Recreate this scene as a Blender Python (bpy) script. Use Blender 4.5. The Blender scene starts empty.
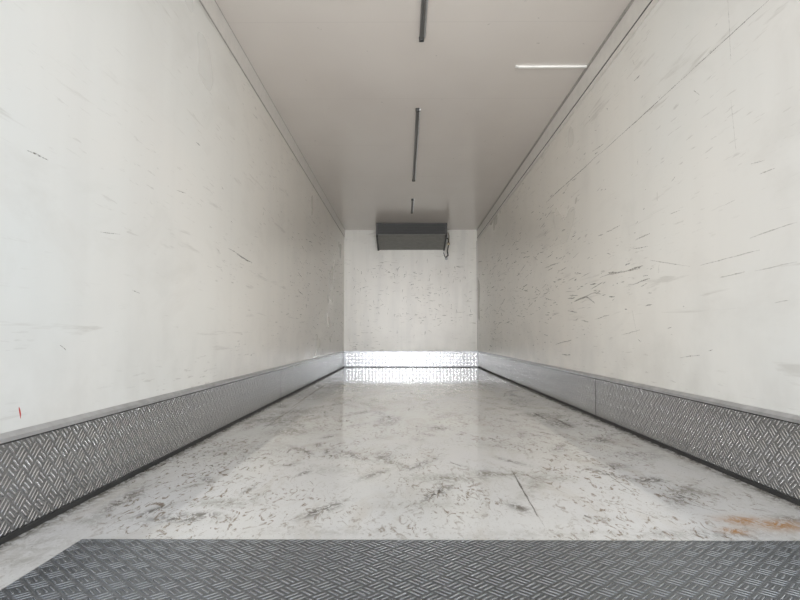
import bpy, bmesh, math, random
import numpy as np
from mathutils import Vector, Matrix, Euler
random.seed(7); np.random.seed(7)
S=bpy.context.scene
S.view_settings.view_transform='Standard'
S.view_settings.look='None'

# ------------------------------------------------ camera & dimensions (metres)
F=600.0; H=0.571
XL,XR=-1.125,1.345; XC=(XL+XR)/2
D=11.05; ZC=H+1.97; Y0=-0.35
pitch=math.atan(36/F); yaw=math.atan(5/F)
cam=bpy.data.objects.new('camera',bpy.data.cameras.new('camera'))
S.collection.objects.link(cam); S.camera=cam
cam.data.sensor_width=36; cam.data.lens=36*F/800; cam.data.clip_start=0.02
cam.location=(0,0,H); cam.rotation_euler=Euler((math.pi/2+pitch,0,yaw),'XYZ')
RM=cam.rotation_euler.to_matrix()
def ray(px,py): return RM@Vector((px-400,300-py,-F))
def onfloor(px,py):
    r=ray(px,py); t=-H/r.z; return Vector((r.x*t,r.y*t,0))
def onceil(px,py):
    r=ray(px,py); t=(ZC-H)/r.z; return Vector((r.x*t,r.y*t,ZC))
def onwall(px,py,X):
    r=ray(px,py); t=X/r.x; return Vector((X,r.y*t,H+r.z*t))

# ------------------------------------------------ node helper
class N:
    def __init__(s,name):
        s.m=bpy.data.materials.new(name); s.m.use_nodes=True
        s.t=s.m.node_tree; s.t.nodes.clear()
        s.out=s.t.nodes.new('ShaderNodeOutputMaterial')
        s.b=s.t.nodes.new('ShaderNodeBsdfPrincipled')
        s.t.links.new(s.b.outputs[0],s.out.inputs[0])
        s.co=s.t.nodes.new('ShaderNodeTexCoord').outputs['Object']
        sx=s.t.nodes.new('ShaderNodeSeparateXYZ'); s.t.links.new(s.co,sx.inputs[0])
        s.x,s.y,s.z=sx.outputs
    def set(s,sock,v):
        if isinstance(v,bpy.types.NodeSocket): s.t.links.new(v,sock)
        elif v is not None:
            if isinstance(v,(tuple,list)) and len(v)==3 and sock.type=='RGBA': v=(*v,1)
            sock.default_value=v
    def p(s,name,v): s.set(s.b.inputs[name],v)
    def math(s,op,a,b=None,c=None,clamp=False):
        n=s.t.nodes.new('ShaderNodeMath'); n.operation=op; n.use_clamp=clamp
        s.set(n.inputs[0],a); s.set(n.inputs[1],b); s.set(n.inputs[2],c); return n.outputs[0]
    def vec(s,a,b,c):
        n=s.t.nodes.new('ShaderNodeCombineXYZ')
        for i,v in enumerate((a,b,c)): s.set(n.inputs[i],v)
        return n.outputs[0]
    def scale(s,sx,sy,sz):
        return s.vec(s.math('MULTIPLY',s.x,sx),s.math('MULTIPLY',s.y,sy),s.math('MULTIPLY',s.z,sz))
    def noise(s,v,sc=1.0,det=4,rough=0.55,dist=0.0):
        n=s.t.nodes.new('ShaderNodeTexNoise'); s.set(n.inputs['Vector'],v)
        n.inputs['Scale'].default_value=sc; n.inputs['Detail'].default_value=det
        n.inputs['Roughness'].default_value=rough; n.inputs['Distortion'].default_value=dist
        return n.outputs['Fac']
    def mr(s,v,a,b,c=0.0,d=1.0):
        n=s.t.nodes.new('ShaderNodeMapRange'); s.set(n.inputs[0],v)
        for i,k in enumerate((a,b,c,d)): n.inputs[i+1].default_value=k
        return n.outputs[0]
    def mix(s,f,a,b):
        n=s.t.nodes.new('ShaderNodeMix'); n.data_type='RGBA'
        s.set(n.inputs[0],f); s.set(n.inputs[6],a); s.set(n.inputs[7],b); return n.outputs[2]
    def attr(s,name):
        n=s.t.nodes.new('ShaderNodeAttribute'); n.attribute_name=name
        q=s.t.nodes.new('ShaderNodeSeparateColor'); s.t.links.new(n.outputs['Color'],q.inputs[0]); return q.outputs
    def bump(s,h,dist,strength=1.0):
        n=s.t.nodes.new('ShaderNodeBump'); s.set(n.inputs['Height'],h)
        n.inputs['Distance'].default_value=dist; n.inputs['Strength'].default_value=strength
        s.p('Normal',n.outputs[0])

def plain(name,col,rough=0.5,metal=0.0,alpha=None,nz=0.12):
    n=N(name); f=n.noise(n.co,14,4)
    n.p('Base Color',n.mix(n.mr(f,.3,.7),tuple(c*(1-nz) for c in col),tuple(min(1,c*(1+nz)) for c in col)))
    n.p('Roughness',rough); n.p('Metallic',metal)
    if alpha is not None:
        g=n.noise(n.scale(90,90,90),1,3); n.p('Alpha',n.mr(g,.35,.6,alpha*.2,alpha))
    return n.m

# ---- painted GRP wall panels
def wall_mat(name,kind):
    n=N(name)
    if kind=='side': st=n.scale(1.1,1.0,14); fine=n.scale(6,6,60); vert=n.scale(4,3.2,.25)
    else: st=n.scale(2.2,2,9); fine=n.scale(9,9,40); vert=n.scale(7,4,.8)
    big=n.noise(n.scale(.6,.6,.8),1,3)
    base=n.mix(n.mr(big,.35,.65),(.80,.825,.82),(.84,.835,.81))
    if kind=='side': base=n.mix(n.mr(n.y,1.8,5.0,0,.9),base,(.85,.81,.745))  # daylight's cool-to-cream shift along the side walls painted into the colour
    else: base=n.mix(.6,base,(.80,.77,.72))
    vs=n.noise(vert,1,3)
    base=n.mix(n.mr(vs,.45,.65,0,.12 if kind=='side' else .38),base,(.64,.63,.61))
    smd=n.noise(n.scale(1.2,1.2,2.4),1,5,.65,.6)
    base=n.mix(n.mr(smd,.52,.72,0,.20),base,(.55,.53,.49))
    s1=n.noise(st,1,5,.6,.4)
    a=n.mr(s1,.63,.70)
    base=n.mix(n.math('MULTIPLY',a,.32),base,(.42,.40,.36))
    s2=n.noise(fine,1,3,.6,.2)
    gate=n.noise(n.scale(.9,.9,2.0),1,2)
    b=n.math('MULTIPLY',n.mr(s2,.63,.68),n.mr(gate,.42,.6))
    if kind=='side':
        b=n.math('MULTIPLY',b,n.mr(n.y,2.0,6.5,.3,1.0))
    base=n.mix(n.math('MULTIPLY',b,.6),base,(.22,.20,.17))
    g=n.math('MULTIPLY',n.mr(n.z,.28,.75,1,0),n.mr(n.noise(n.scale(4,4,4),1,4),.4,.65))
    base=n.mix(n.math('MULTIPLY',g,.25),base,(.50,.49,.46))
    n.p('Base Color',base); n.p('Roughness',n.mr(big,.3,.7,.26,.34))
    n.p('Specular IOR Level',.45)
    n.bump(n.noise(n.scale(1.2,1.2,1.0),1,2),.003,.08)
    return n.m
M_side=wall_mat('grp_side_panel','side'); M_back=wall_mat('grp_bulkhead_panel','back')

n=N('grp_ceiling_panel')
big=n.noise(n.scale(.8,.5,1),1,3)
c=n.mix(n.mr(big,.35,.65),(.74,.69,.65),(.79,.745,.705))
lines=n.math('PINGPONG',n.y,0.61)
c=n.mix(n.mr(lines,0,.008,.12,0),c,(.35,.33,.32))
n.p('Base Color',c); n.p('Roughness',.18); n.p('Specular IOR Level',.5)
n.bump(n.noise(n.scale(2,1.5,1),1,2),.003,.15)
M_ceil=n.m

# ---- floor: glossy white resin, dirt and darker edges painted per vertex + noise
n=N('resin_floor')
dk,ru,gr=n.attr('dirt')
big=n.noise(n.scale(1.3,.7,1),1,4)
c=n.mix(n.mr(big,.35,.65),(.82,.825,.84),(.88,.87,.84))
st=n.noise(n.scale(6,2.0,1),1,6,.65,.8)
c=n.mix(n.mr(st,.52,.72,0,.42),c,(.55,.48,.39))
st2=n.noise(n.scale(30,12,1),1,6,.7,1.5)
gate=n.noise(n.scale(1.8,1.3,1),1.0,3)
c=n.mix(n.math('MULTIPLY',n.mr(st2,.54,.62),n.mr(gate,.40,.56,0,.9)),c,(.22,.155,.095))
sp=n.noise(n.scale(110,90,1),1,3,.6)
c=n.mix(n.mr(sp,.63,.69,0,.6),c,(.20,.16,.12))
brk=n.noise(n.scale(34,20,1),1,7,.75,1.2)
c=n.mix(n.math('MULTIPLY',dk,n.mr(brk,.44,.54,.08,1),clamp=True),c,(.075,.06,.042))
c=n.mix(n.math('MULTIPLY',gr,n.mr(brk,.42,.57,.10,.9),clamp=True),c,(.25,.23,.18))
c=n.mix(n.math('MULTIPLY',ru,n.mr(brk,.38,.54,.25,1),clamp=True),c,(.50,.24,.06))
n.p('Base Color',c)
r=n.math('ADD',n.mr(n.noise(n.scale(5,3,1),1,5,.6),.35,.7,.035,.10),n.math('MULTIPLY',dk,.15))
r=n.math('ADD',r,n.mr(n.y,1.0,3.0,.12,0))
n.p('Roughness',r); n.p('Specular IOR Level',.9)
n.p('Coat Weight',.22); n.p('Coat Roughness',.04); n.p('Coat IOR',1.5)
n.bump(n.noise(n.scale(3,2,1),1,3),.001,.03)
M_floor=n.m

# ---- bar-pattern aluminium tread plate
def tread(name,a,b,col,rough,p=.052,bmp=.006,low=.3,nb=3,metal=.9,dd=.55):
    n=N(name); A=getattr(n,a); B=getattr(n,b); k=1/(p*math.sqrt(2))
    u=n.math('MULTIPLY',n.math('ADD',A,B),k); v=n.math('MULTIPLY',n.math('SUBTRACT',A,B),k)
    ch=n.math('FLOORED_MODULO',n.math('ADD',n.math('FLOOR',u),n.math('FLOOR',v)),2)
    fu=n.math('SUBTRACT',n.math('FRACT',u),.5); fv=n.math('SUBTRACT',n.math('FRACT',v),.5)
    def sel(p1,p2): return n.math('ADD',n.math('MULTIPLY',p1,n.math('SUBTRACT',1.0,ch)),n.math('MULTIPLY',p2,ch))
    ac=sel(fu,fv); al=sel(fv,fu)
    bars=n.mr(n.math('COSINE',n.math('MULTIPLY',ac,2*math.pi*nb)),-.2,.9)
    msk=n.mr(n.math('ABSOLUTE',al),.28,.46,1,0)
    h=n.math('MULTIPLY',bars,msk)
    dirt=n.noise(n.co,2.6,6,.65); d=n.mr(dirt,.40,.66,.0,dd)
    c=n.mix(h,tuple(x*low for x in col),col)
    c=n.mix(d,c,tuple(x*.4 for x in col))
    n.p('Base Color',c); n.p('Metallic',metal)
    n.p('Roughness',n.math('ADD',n.math('MULTIPLY',n.math('SUBTRACT',1.0,h),.14),rough))
    n.bump(h,bmp,1.0)
    return n.m
M_tside=tread('tread_plate_side','y','z',(.97,.98,1.0),.17,p=.046,low=.34,dd=.45)
M_tfloor=tread('tread_plate_floor','x','y',(.72,.77,.84),.22,p=.042,low=.30)
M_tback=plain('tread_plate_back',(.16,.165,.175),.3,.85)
M_tbar=plain('tread_plate_bar',(.78,.79,.80),.22,.85)  # bars far brighter than their plate: metal sparkle painted into the colour
M_alu=plain('brushed_aluminium',(.68,.69,.71),.35,.85)
M_alud=plain('dull_aluminium',(.30,.305,.32),.45,.8)
M_gap=plain('black_seam_and_shade',(.035,.035,.035),.6)  # black for joints and for shade painted into gaps
M_grey=plain('grey_seam_and_shade',(.42,.40,.38),.6)  # grey for seams and for shade painted along the ceiling edge
M_trim=plain('white_trim',(.76,.735,.70),.35,nz=.05)
M_black=plain('black_plastic',(.025,.026,.027),.45)
M_unit=plain('grey_unit_casing',(.20,.20,.19),.45)
M_fix=plain('dark_light_strip',(.10,.10,.10),.35)
M_bar=plain('white_painted_bar',(.90,.90,.89),.35,nz=.03)
M_mark=plain('scuff_mark',(.13,.11,.085),.6,alpha=.7)
M_marks=plain('light_scuff_mark',(.36,.32,.26),.6,alpha=.5)
M_red=plain('red_mark',(.55,.06,.04),.5)
M_brass=plain('valve_metal',(.35,.30,.22),.35,.8)

# ------------------------------------------------ mesh helper
class B:
    def __init__(s,name,mats):
        s.name=name; s.bm=bmesh.new(); s.mats=mats
    def box(s,a,b,mi=0,bev=0):
        x0,y0,z0=a; x1,y1,z1=b
        r=bmesh.ops.create_cube(s.bm,size=1)
        bmesh.ops.scale(s.bm,vec=(x1-x0,y1-y0,z1-z0),verts=r['verts'])
        bmesh.ops.translate(s.bm,vec=((x0+x1)/2,(y0+y1)/2,(z0+z1)/2),verts=r['verts'])
        fs=set(f for v in r['verts'] for f in v.link_faces)
        for f in fs: f.material_index=mi
        if bev:
            es=list(set(e for v in r['verts'] for e in v.link_edges))
            o=bmesh.ops.bevel(s.bm,geom=es,offset=bev,segments=2,affect='EDGES',profile=.5)
            for f in o['faces']: f.material_index=mi
    def prism(s,prof,axis,a,b,mi=0):
        def mk(t,p): return (t,p[0],p[1]) if axis=='x' else (p[0],t,p[1])
        v0=[s.bm.verts.new(mk(a,p)) for p in prof]; v1=[s.bm.verts.new(mk(b,p)) for p in prof]
        k=len(prof); fs=[s.bm.faces.new(v0),s.bm.faces.new(v1[::-1])]
        for i in range(k): fs.append(s.bm.faces.new((v0[i],v1[i],v1[(i+1)%k],v0[(i+1)%k])))
        for f in fs: f.material_index=mi
    def tube(s,pts,r,mi=0,seg=10):
        pts=[Vector(p) for p in pts]; rings=[]
        for i,p in enumerate(pts):
            d=(pts[min(i+1,len(pts)-1)]-pts[max(i-1,0)]).normalized()
            q=d.to_track_quat('Z','Y')
            rings.append([s.bm.verts.new(p+q@Vector((r*math.cos(2*math.pi*j/seg),r*math.sin(2*math.pi*j/seg),0))) for j in range(seg)])
        for a,b in zip(rings,rings[1:]):
            for j in range(seg):
                f=s.bm.faces.new((a[j],a[(j+1)%seg],b[(j+1)%seg],b[j])); f.material_index=mi
        for rr in (rings[0],rings[-1]):
            f=s.bm.faces.new(rr); f.material_index=mi
    def mark(s,p,q,w,nrm,mi=1,off=.0006,seg=None):
        """irregular tapered scuff strip from p to q lying on a surface"""
        p=Vector(p);q=Vector(q);nrm=Vector(nrm); d=q-p; L=d.length
        if L<1e-5: return
        side=d.normalized().cross(nrm).normalized(); seg=seg or max(3,min(14,int(L/.02)))
        A=[];C=[]; wob=0
        for i in range(seg+1):
            t=i/seg; ww=w*(.15+.85*math.sin(math.pi*min(max(t,.04),.96))**.7)*random.uniform(.5,1.2)/2
            wob+=random.uniform(-.3,.3)*w; c=p+d*t+side*wob+nrm*off
            A.append(s.bm.verts.new(c+side*ww)); C.append(s.bm.verts.new(c-side*ww))
        for i in range(seg):
            f=s.bm.faces.new((A[i],A[i+1],C[i+1],C[i])); f.material_index=mi
    def done(s,smooth=False,parent=None,recalc=False):
        if recalc: bmesh.ops.recalc_face_normals(s.bm,faces=s.bm.faces)
        me=bpy.data.meshes.new(s.name); s.bm.to_mesh(me); s.bm.free()
        for m in s.mats: me.materials.append(m)
        o=bpy.data.objects.new(s.name,me); S.collection.objects.link(o)
        if smooth:
            for p in me.polygons: p.use_smooth=True
        if parent: o.parent=parent
        return o

T=.08
# ------------------------------------------------ floor
ys=[Y0]
while ys[-1]<D: ys.append(ys[-1]+.009+.0035*max(0,ys[-1]-1))
ys[-1]=D; xs=np.linspace(XL,XR,236); ys=np.array(ys)
X,Y=np.meshgrid(xs,ys); nx,ny=len(xs),len(ys)
me=bpy.data.meshes.new('floor')
V=np.stack([X.ravel(),Y.ravel(),np.zeros(X.size)],1)
idx=np.arange(nx*ny).reshape(ny,nx)
Q=np.stack([idx[:-1,:-1],idx[:-1,1:],idx[1:,1:],idx[1:,:-1]],-1).reshape(-1,4)
nb=len(V); V=np.vstack([V,[[XL,Y0,-T],[XR,Y0,-T],[XR,D,-T],[XL,D,-T]]])
faces=Q.tolist()+[[nb+3,nb+2,nb+1,nb]]
me.from_pydata(V.tolist(),[],faces)
dirt=np.zeros((3,ny,nx))
def smudge(px,py,rx,ry,ch,st,ang=0):
    c=onfloor(px,py); sx=rx*c.y/F; sy=ry*c.y**2/(F*H)
    a=math.radians(ang); dx=(X-c.x); dy=(Y-c.y)
    u=(dx*math.cos(a)+dy*math.sin(a))/sx; v=(-dx*math.sin(a)+dy*math.cos(a))/sy
    dirt[ch]=np.maximum(dirt[ch],st*np.exp(-(u*u+v*v)*1.1))
DK,RU,GR=0,1,2
for s in [(225,503,30,4,GR,1),(180,519,36,4,DK,.9),(200,515,22,3,DK,1),(245,450,55,10,GR,.4),(290,432,24,4,GR,.9),(275,420,28,4,GR,.8),
 (300,412,20,3,DK,.7),(450,478,36,4,GR,1),(500,474,34,3,GR,1),(545,478,24,3,GR,.9),(440,428,10,2,DK,.9),
 (560,424,12,4,DK,1),(540,415,16,3,DK,.7),(600,440,14,3,DK,.8),(650,480,16,3,DK,1),(612,466,16,3,DK,.7),(690,492,28,4,GR,.8),
 (745,521,24,5,RU,1),(778,525,30,6,RU,1),(790,519,14,4,DK,.7),(735,531,14,3.5,RU,1),(600,520,30,4,GR,.3),(420,505,50,4,GR,.3),
 (95,520,30,8,GR,.4),(40,545,30,10,GR,.5),(20,560,26,12,GR,.5),(330,470,30,4,GR,.35),(370,455,40,4,GR,.35),(500,445,30,4,GR,.35),(640,455,24,4,DK,.5),
 (330,532,80,4,GR,.35),(560,534,90,4,GR,.35),(700,534,70,4,DK,.5),(300,398,20,2,DK,.6),(340,400,18,2,DK,.5),(390,402,22,2,GR,.5),(520,400,14,2,DK,.5)]:
    smudge(*s[:4],s[4],s[5])
for _ in range(170):
    yy=random.uniform(1.9,8); xx=random.uniform(XL+.1,XR-.1)
    sx=random.uniform(.010,.035)*(1+yy*.08); sy=sx*random.uniform(1.5,6); a=random.uniform(-.6,.6)
    u=((X-xx)*math.cos(a)+(Y-yy)*math.sin(a))/sx; v=(-(X-xx)*math.sin(a)+(Y-yy)*math.cos(a))/sy
    ch=random.choice([DK,DK,GR]); dirt[ch]=np.maximum(dirt[ch],random.uniform(.4,1.0)*np.exp(-(u*u+v*v)))
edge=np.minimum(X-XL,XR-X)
dirt[DK]=np.maximum(dirt[DK],.8*np.exp(-((edge-.02)/.03).clip(0)**2))  # floor gets darker towards both side walls
dirt[GR]=np.maximum(dirt[GR],.35*np.exp(-((edge-.02)/.10).clip(0)**2))  # wider, fainter grey band towards both side walls
ca=me.color_attributes.new('dirt','FLOAT_COLOR','POINT')  # carries the dirt and the darker floor edges
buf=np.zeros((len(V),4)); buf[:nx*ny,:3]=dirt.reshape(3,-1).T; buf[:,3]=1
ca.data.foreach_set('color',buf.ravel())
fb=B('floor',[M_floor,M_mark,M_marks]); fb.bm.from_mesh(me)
up=(0,0,1)
def fm(a,b,c,d,w,mi=1): fb.mark(onfloor(a,b),onfloor(c,d),w,up,mi)
fm(512,470,541,517,.008); fm(516,478,545,528,.004,2)
fm(585,515,592,519,.012); fm(655,478,640,482,.02); fm(553,418,575,428,.03); fm(536,413,552,420,.025)
fm(436,427,446,430,.03,2); fm(598,468,640,497,.006,2); fm(620,505,660,520,.006,2)
fm(290,408,326,384,.02,2); fm(262,430,300,404,.015,2); fm(675,500,720,512,.008,2)
for _ in range(240):
    yy=random.uniform(2.3,9.5); xx=random.uniform(XL+.06,XR-.06)
    a=random.gauss(math.pi/2,.5); L=random.uniform(.02,.07)*(1+yy*.25)
    p=Vector((xx,yy,0)); q=p+Vector((math.cos(a),math.sin(a),0))*L
    if abs(q.x-XC)>1.2 or q.y>D-.1: continue
    fb.mark(p,q,random.uniform(.003,.009)*(1+yy*.18),up,random.choice([1,1,2,2]) if yy>2.6 else 2)
bpy.data.meshes.remove(me)
floor=fb.done()

# ------------------------------------------------ walls
def randwall(b,X,nrm,count,near=3.0):
    for _ in range(count):
        y=near+(D-near-.1)*random.random()**.8; z=random.uniform(.4,ZC-.35)
        a=random.gauss(0,.25)+(math.pi/2 if random.random()<.15 else 0)
        L=random.uniform(.01,.05); w=random.uniform(.002,.005)
        p=Vector((X,y,z)); q=p+Vector((0,math.cos(a),math.sin(a)))*L
        if q.y>D-.02: continue
        b.mark(p,q,w*(1+.08*y),nrm,random.choice([1,2,2,2]))
def cluster(b,X,nrm,n,y0,y1,zm,zs):
    """rows of load scuffs at pallet heights"""
    for _ in range(n):
        y=random.uniform(y0,y1); z=random.gauss(zm,zs); L=random.uniform(.02,.12)*(.6+y*.06)*random.choice([1,1,2.6])
        if not(.35<z<2.25) or y+L>D-.03: continue
        b.mark((X,y,z),(X,y+L,z+random.gauss(0,.10)*L),random.uniform(.002,.006)*(1+.1*y),nrm,random.choice([1,1,2]))
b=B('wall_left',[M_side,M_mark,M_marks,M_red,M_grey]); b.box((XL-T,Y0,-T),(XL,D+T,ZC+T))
def lm(a,b_,c,d,w,mi=1): b.mark(onwall(a,b_,XL),onwall(c,d,XL),w,(1,0,0),mi)
lm(27,150,48,160,.006); lm(196,142,200,146,.006); lm(19,407,21,418,.008,3); lm(237,254,252,263,.010); lm(228,248,240,256,.006,2)
lm(132,290,140,293,.004,2); lm(176,190,186,193,.004,2); lm(100,232,120,234,.003,2); lm(60,345,66,350,.004,2)
randwall(b,XL,(1,0,0),130,3.5)
cluster(b,XL,(1,0,0),110,6,D,1.35,.25); cluster(b,XL,(1,0,0),90,6,D,.8,.2); cluster(b,XL,(1,0,0),60,7,D,1.8,.15)
b.done()

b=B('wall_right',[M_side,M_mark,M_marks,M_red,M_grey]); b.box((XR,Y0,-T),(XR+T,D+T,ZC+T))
def rm(a,b_,c,d,w,mi=1): b.mark(onwall(a,b_,XR),onwall(c,d,XR),w*.6,(-1,0,0),mi)
rm(769,0,690,72,.007,1); rm(690,72,600,153,.009,1); rm(600,153,546,203,.012,1); rm(728,0,731,60,.005,2); rm(731,100,736,150,.004,2)
rm(640,268,600,277,.016,2); rm(643,266,628,270,.018); rm(760,250,700,265,.007,2); rm(797,222,750,238,.006,2)
rm(797,262,755,271,.006,2); rm(600,290,575,300,.014,2); rm(588,296,574,301,.016,1); rm(650,260,690,266,.006,2)
rm(745,272,720,278,.008,2); rm(640,330,622,335,.008,2); rm(700,355,680,358,.008,2); rm(632,310,637,335,.006,2)
rm(680,210,670,214,.006,2); rm(620,225,606,232,.010,2); rm(765,160,751,164,.006,2); rm(775,168,760,174,.006,2)
rm(560,262,545,268,.014,2); rm(572,340,556,345,.012,2); rm(640,75,634,82,.014,1); rm(700,95,694,90,.006,2)
rm(610,315,595,320,.010,2); rm(790,300,775,303,.006,2); rm(725,205,735,200,.005,2)
randwall(b,XR,(-1,0,0),250,2.3)
cluster(b,XR,(-1,0,0),90,3.2,7.5,.95,.12); cluster(b,XR,(-1,0,0),140,4.5,D,1.3,.25); cluster(b,XR,(-1,0,0),100,4.5,D,.75,.2); cluster(b,XR,(-1,0,0),70,4,D,1.75,.15)
b.done()

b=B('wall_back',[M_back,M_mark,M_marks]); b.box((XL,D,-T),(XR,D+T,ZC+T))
for _ in range(170):
    z=random.choice([random.gauss(1.75,.07),random.gauss(1.35,.1),random.uniform(.4,2.1),random.gauss(1.0,.1)]); x=random.uniform(XL+.08,XR-.1)
    if not .35<z<2.2: continue
    a=random.choice([random.gauss(0,.5),random.gauss(1.57,.2)]); L=random.uniform(.015,.09)
    b.mark((x,D,z),(x+L*math.cos(a),D,z+L*math.sin(a)),random.uniform(.006,.015),(0,-1,0),random.choice([1,2,2,2]))
b.done()

b=B('ceiling',[M_ceil,M_mark,M_marks]); b.box((XL,Y0,ZC),(XR,D,ZC+T))
for _ in range(45):
    y=random.uniform(3.4,9); x=random.uniform(XL+.1,XR-.1); a=random.uniform(0,6.28); L=random.uniform(.01,.03)
    b.mark((x,y,ZC),(x+L*math.cos(a),y+L*math.sin(a),ZC),.006,(0,0,-1),2)
b.done()

# ------------------------------------------------ cornice trims
b=B('trim_ceiling_left',[M_trim,M_grey])
b.box((XL+.0005,Y0,ZC-.135),(XL+.010,D-.001,ZC-.006),0,.002)
b.box((XL+.0005,Y0,ZC-.141),(XL+.006,D-.001,ZC-.1352),1)  # grey line painting the shadow gap below the trim
b.box((XL+.0005,Y0,ZC-.0055),(XL+.010,D-.001,ZC-.0005),1)
b.done()
b=B('trim_ceiling_right',[M_trim,M_grey,M_gap])
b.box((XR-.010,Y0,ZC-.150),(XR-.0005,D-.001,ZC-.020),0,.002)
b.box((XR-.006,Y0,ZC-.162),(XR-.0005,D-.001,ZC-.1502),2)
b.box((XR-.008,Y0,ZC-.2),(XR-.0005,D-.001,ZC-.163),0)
b.box((XR-.016,Y0,ZC-.0195),(XR-.0005,D-.001,ZC-.0005),1)  # grey strip painting the shade in the ceiling-edge crease
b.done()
b=B('trim_corner_right',[M_grey]); b.box((XR-.02,D-.02,.31),(XR-.0105,D-.001,ZC-.21),0); b.done()

# ------------------------------------------------ kick plates
KH=.276; KC=.298
def kick(name,X,s,seams):
    b=B(name,[M_tside,M_alu,M_gap,M_alud])
    def bx(x0,x1,z0,z1,mi,y0=Y0,y1=D-.03,bev=0):
        a,c=sorted((X+s*x0,X+s*x1)); b.box((a,y0,z0),(c,y1,z1),mi,bev)
    bx(.001,.012,.018,KH,0)
    prof=[(X+s*.001,KH+.0005),(X+s*.018,KH+.0005),(X+s*.018,KC-.010),(X+s*.001,KC+.002)]
    b.prism(prof,'y',Y0,D-.03,1)
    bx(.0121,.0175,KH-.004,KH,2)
    bx(.001,.020,.001,.0175,2)  # black strip painted in for the shadow gap along the floor
    for y in seams:
        bx(.0122,.0135,.02,KH-.005,2,y,y+.005)
    b.done(recalc=True)
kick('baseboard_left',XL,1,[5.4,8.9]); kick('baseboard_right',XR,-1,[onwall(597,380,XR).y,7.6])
b=B('baseboard_back',[M_tback,M_alud,M_gap,M_tbar])
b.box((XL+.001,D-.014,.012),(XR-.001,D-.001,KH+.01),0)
b.box((XL+.001,D-.018,KH+.0105),(XR-.001,D-.001,KC),1,.002)
b.box((XL+.001,D-.02,.001),(XR-.001,D-.001,.0118),2)
# real raised lozenges, alternating +/-45 degrees
P=.062; r=0; z=.012+P*.55
while z<KH-.01:
    i=0; x=XL+.03+P*.5
    while x<XR-.045:
        a=math.pi/4*(1 if (i+r)%2 else -1); d=Vector((math.cos(a),0,math.sin(a))); e_=Vector((-math.sin(a),0,math.cos(a)))
        c0=Vector((x,D-.0142,z)); L=.034; W=.011
        rim=[b.bm.verts.new(c0+d*L*math.cos(t*math.pi/5)+e_*W*math.sin(t*math.pi/5)) for t in range(10)]
        top=[b.bm.verts.new(c0+Vector((0,-.004,0))+d*L*.7*math.cos(t*math.pi/5)+e_*W*.45*math.sin(t*math.pi/5)) for t in range(10)]
        for t in range(10):
            f=b.bm.faces.new((rim[t],rim[(t+1)%10],top[(t+1)%10],top[t])); f.material_index=3
        f=b.bm.faces.new(top); f.material_index=3
        x+=P; i+=1
    z+=P; r+=1
b.done()

# ------------------------------------------------ threshold tread plate
PY=onfloor(82,541).y; PX=onfloor(82,541).x
b=B('floor_tread_plate',[M_tfloor,M_gap])
b.box((PX,Y0,.0008),(2*XC-PX,PY,.006),0,.001)
b.box((PX-.004,Y0,.0005),(PX-.0002,PY+.004,.003),1); b.box((PX-.004,PY+.0002,.0005),(2*XC-PX+.004,PY+.005,.003),1)
b.done()

# ------------------------------------------------ ceiling light strips
def strip(y0,y1):
    b=B('ceiling_light_strip',[M_fix,M_alu,M_black])
    w=.014
    b.prism([(XC-w,ZC-.0008),(XC-w*.8,ZC-.018),(XC-w*.4,ZC-.024),(XC+w*.4,ZC-.024),(XC+w*.8,ZC-.018),(XC+w,ZC-.0008)],'y',y0,y1,0)
    b.box((XC+w+.0005,y0,ZC-.012),(XC+w+.012,y1,ZC-.0008),1)
    for y in (y0-.03,y1): b.box((XC-.017,y,ZC-.028),(XC+.017,y+.03,ZC-.0008),2,.004)
    return b.done(recalc=True)
yy=lambda py: onceil(420,py).y
strip(yy(2)-.9,yy(36)); strip(yy(109),yy(179)); strip(yy(199),yy(211.5))
p=onceil(518,66)
b=B('ceiling_load_bar',[M_bar,M_alu])
b.box((p.x,p.y-.012,ZC-.014),(XR-.017,p.y+.012,ZC-.0008),0,.004)
b.box((p.x-.02,p.y-.016,ZC-.008),(p.x-.0005,p.y+.016,ZC-.0008),0,.002)
b.done()

# ------------------------------------------------ evaporator unit
root=bpy.data.objects.new('refrigeration_evaporator_unit',None); S.collection.objects.link(root)
ux0,ux1=-.505,.735; yf=10.38; zt=ZC-.002
b=B('casing',[M_black,M_unit,M_alud])
prof=[(yf,zt),(yf,zt-.20),(yf+.03,zt-.225),(D-.003,zt-.375),(D-.003,zt)]
b.prism(prof,'x',ux0+.03,ux1-.03,1)
for a,c in ((ux0,ux0+.0299),(ux1-.0299,ux1)):
    b.prism([(yf-.012,zt),(yf-.012,zt-.205),(yf+.025,zt-.24),(D-.003,zt-.39),(D-.003,zt)],'x',a,c,0)
b.box((ux0+.031,yf-.012,zt-.2),(ux1-.031,yf-.001,zt-.002),0,.003)
for i in range(6):
    z=zt-.03-i*.029
    b.prism([(yf-.013,z),(yf-.024,z-.010),(yf-.023,z-.013),(yf-.013,z-.007)],'x',ux0+.05,ux1-.05,0)
b.box((ux0+.03,yf-.022,zt-.215),(ux1-.03,yf-.0125,zt-.2005),1,.003)
b.done(parent=root,recalc=True)
b=B('pipes',[M_black,M_brass,M_alud])
x=ux1
b.tube([(x-.002,yf+.3,zt-.22),(x+.03,yf+.3,zt-.22),(x+.045,yf+.3,zt-.25),(x+.045,yf+.32,zt-.34),(x+.03,yf+.4,zt-.43),(x+.05,yf+.5,zt-.5),(x+.02,D-.02,zt-.52),(x+.02,D-.002,zt-.52)],.012,0)
b.tube([(x-.002,yf+.2,zt-.14),(x+.035,yf+.2,zt-.14),(x+.05,yf+.22,zt-.19),(x+.05,yf+.28,zt-.27)],.009,1)
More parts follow.
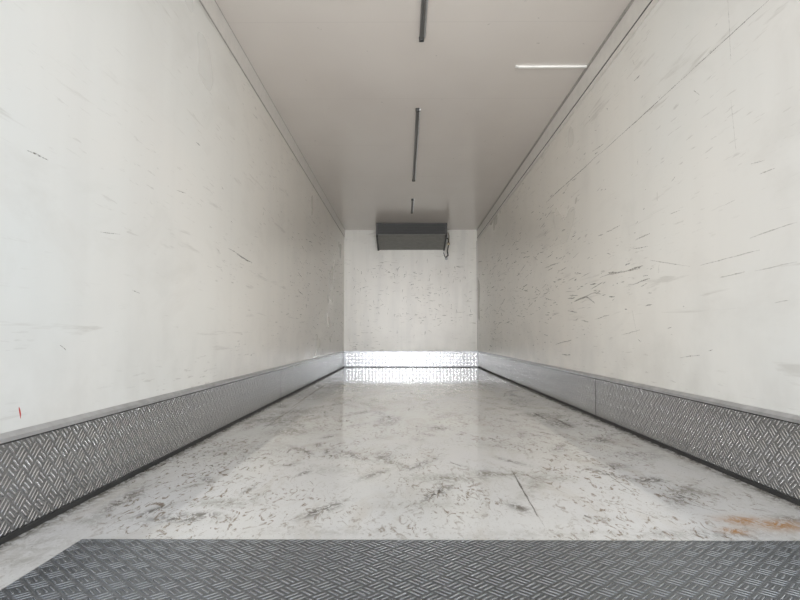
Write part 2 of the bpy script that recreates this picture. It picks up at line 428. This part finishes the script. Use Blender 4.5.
b.box((x+.02,yf+.27,zt-.34),(x+.07,yf+.33,zt-.30),1,.006); b.box((x+.005,D-.04,zt-.56),(x+.05,D-.001,zt-.50),2,.005)
b.tube([(x-.005,D-.03,zt-.36),(x-.02,D-.03,zt-.44),(x+.0,D-.03,zt-.5),(x+.02,D-.03,zt-.53)],.007,0)
b.done(smooth=True,parent=root)

# ------------------------------------------------ daylight through the open rear doors, plus added fill suns
w=bpy.data.worlds.new('daylight'); S.world=w; w.use_nodes=True
nt=w.node_tree; nt.nodes.clear()
o=nt.nodes.new('ShaderNodeOutputWorld'); bg=nt.nodes.new('ShaderNodeBackground')
tc=nt.nodes.new('ShaderNodeTexCoord'); sx=nt.nodes.new('ShaderNodeSeparateXYZ'); rp=nt.nodes.new('ShaderNodeValToRGB')
mp=nt.nodes.new('ShaderNodeMapRange'); mp.inputs[1].default_value=-1; mp.inputs[2].default_value=1
nt.links.new(tc.outputs['Generated'],sx.inputs[0]); nt.links.new(sx.outputs[2],mp.inputs[0]); nt.links.new(mp.outputs[0],rp.inputs[0])
e=rp.color_ramp.elements; e[0].position=0; e[0].color=(.42,.41,.39,1); e[1].position=1; e[1].color=(.55,.68,.9,1)
a=e.new(.49); a.color=(.5,.49,.47,1); a=e.new(.51); a.color=(.93,.97,1,1)
nt.links.new(rp.outputs[0],bg.inputs[0]); bg.inputs[1].default_value=1.6; nt.links.new(bg.outputs[0],o.inputs[0])
def sun(name,e,ang,dx,dz,col):
    l=bpy.data.lights.new(name,'SUN'); l.energy=e; l.angle=math.radians(ang); l.color=col
    ob=bpy.data.objects.new(name,l); S.collection.objects.link(ob)
    ob.rotation_euler=Vector((dx,1,dz)).to_track_quat('-Z','Y').to_euler(); ob.location=(0,-3,2)
sun('sun_haze_axis',1.2,30,0,-.05,(1,.98,.95))
sun('fill_sun_right',2.9,34,.30,-.12,(1,.985,.96))  # extra sun added to light the right wall evenly
sun('fill_sun_left',3.2,34,-.30,-.12,(.97,.99,1))  # extra sun added to light the left wall evenly
sun('ground_bounce_fill',2.3,40,0,.27,(1,.98,.95))  # upward sun added to fill the ceiling in place of ground bounce
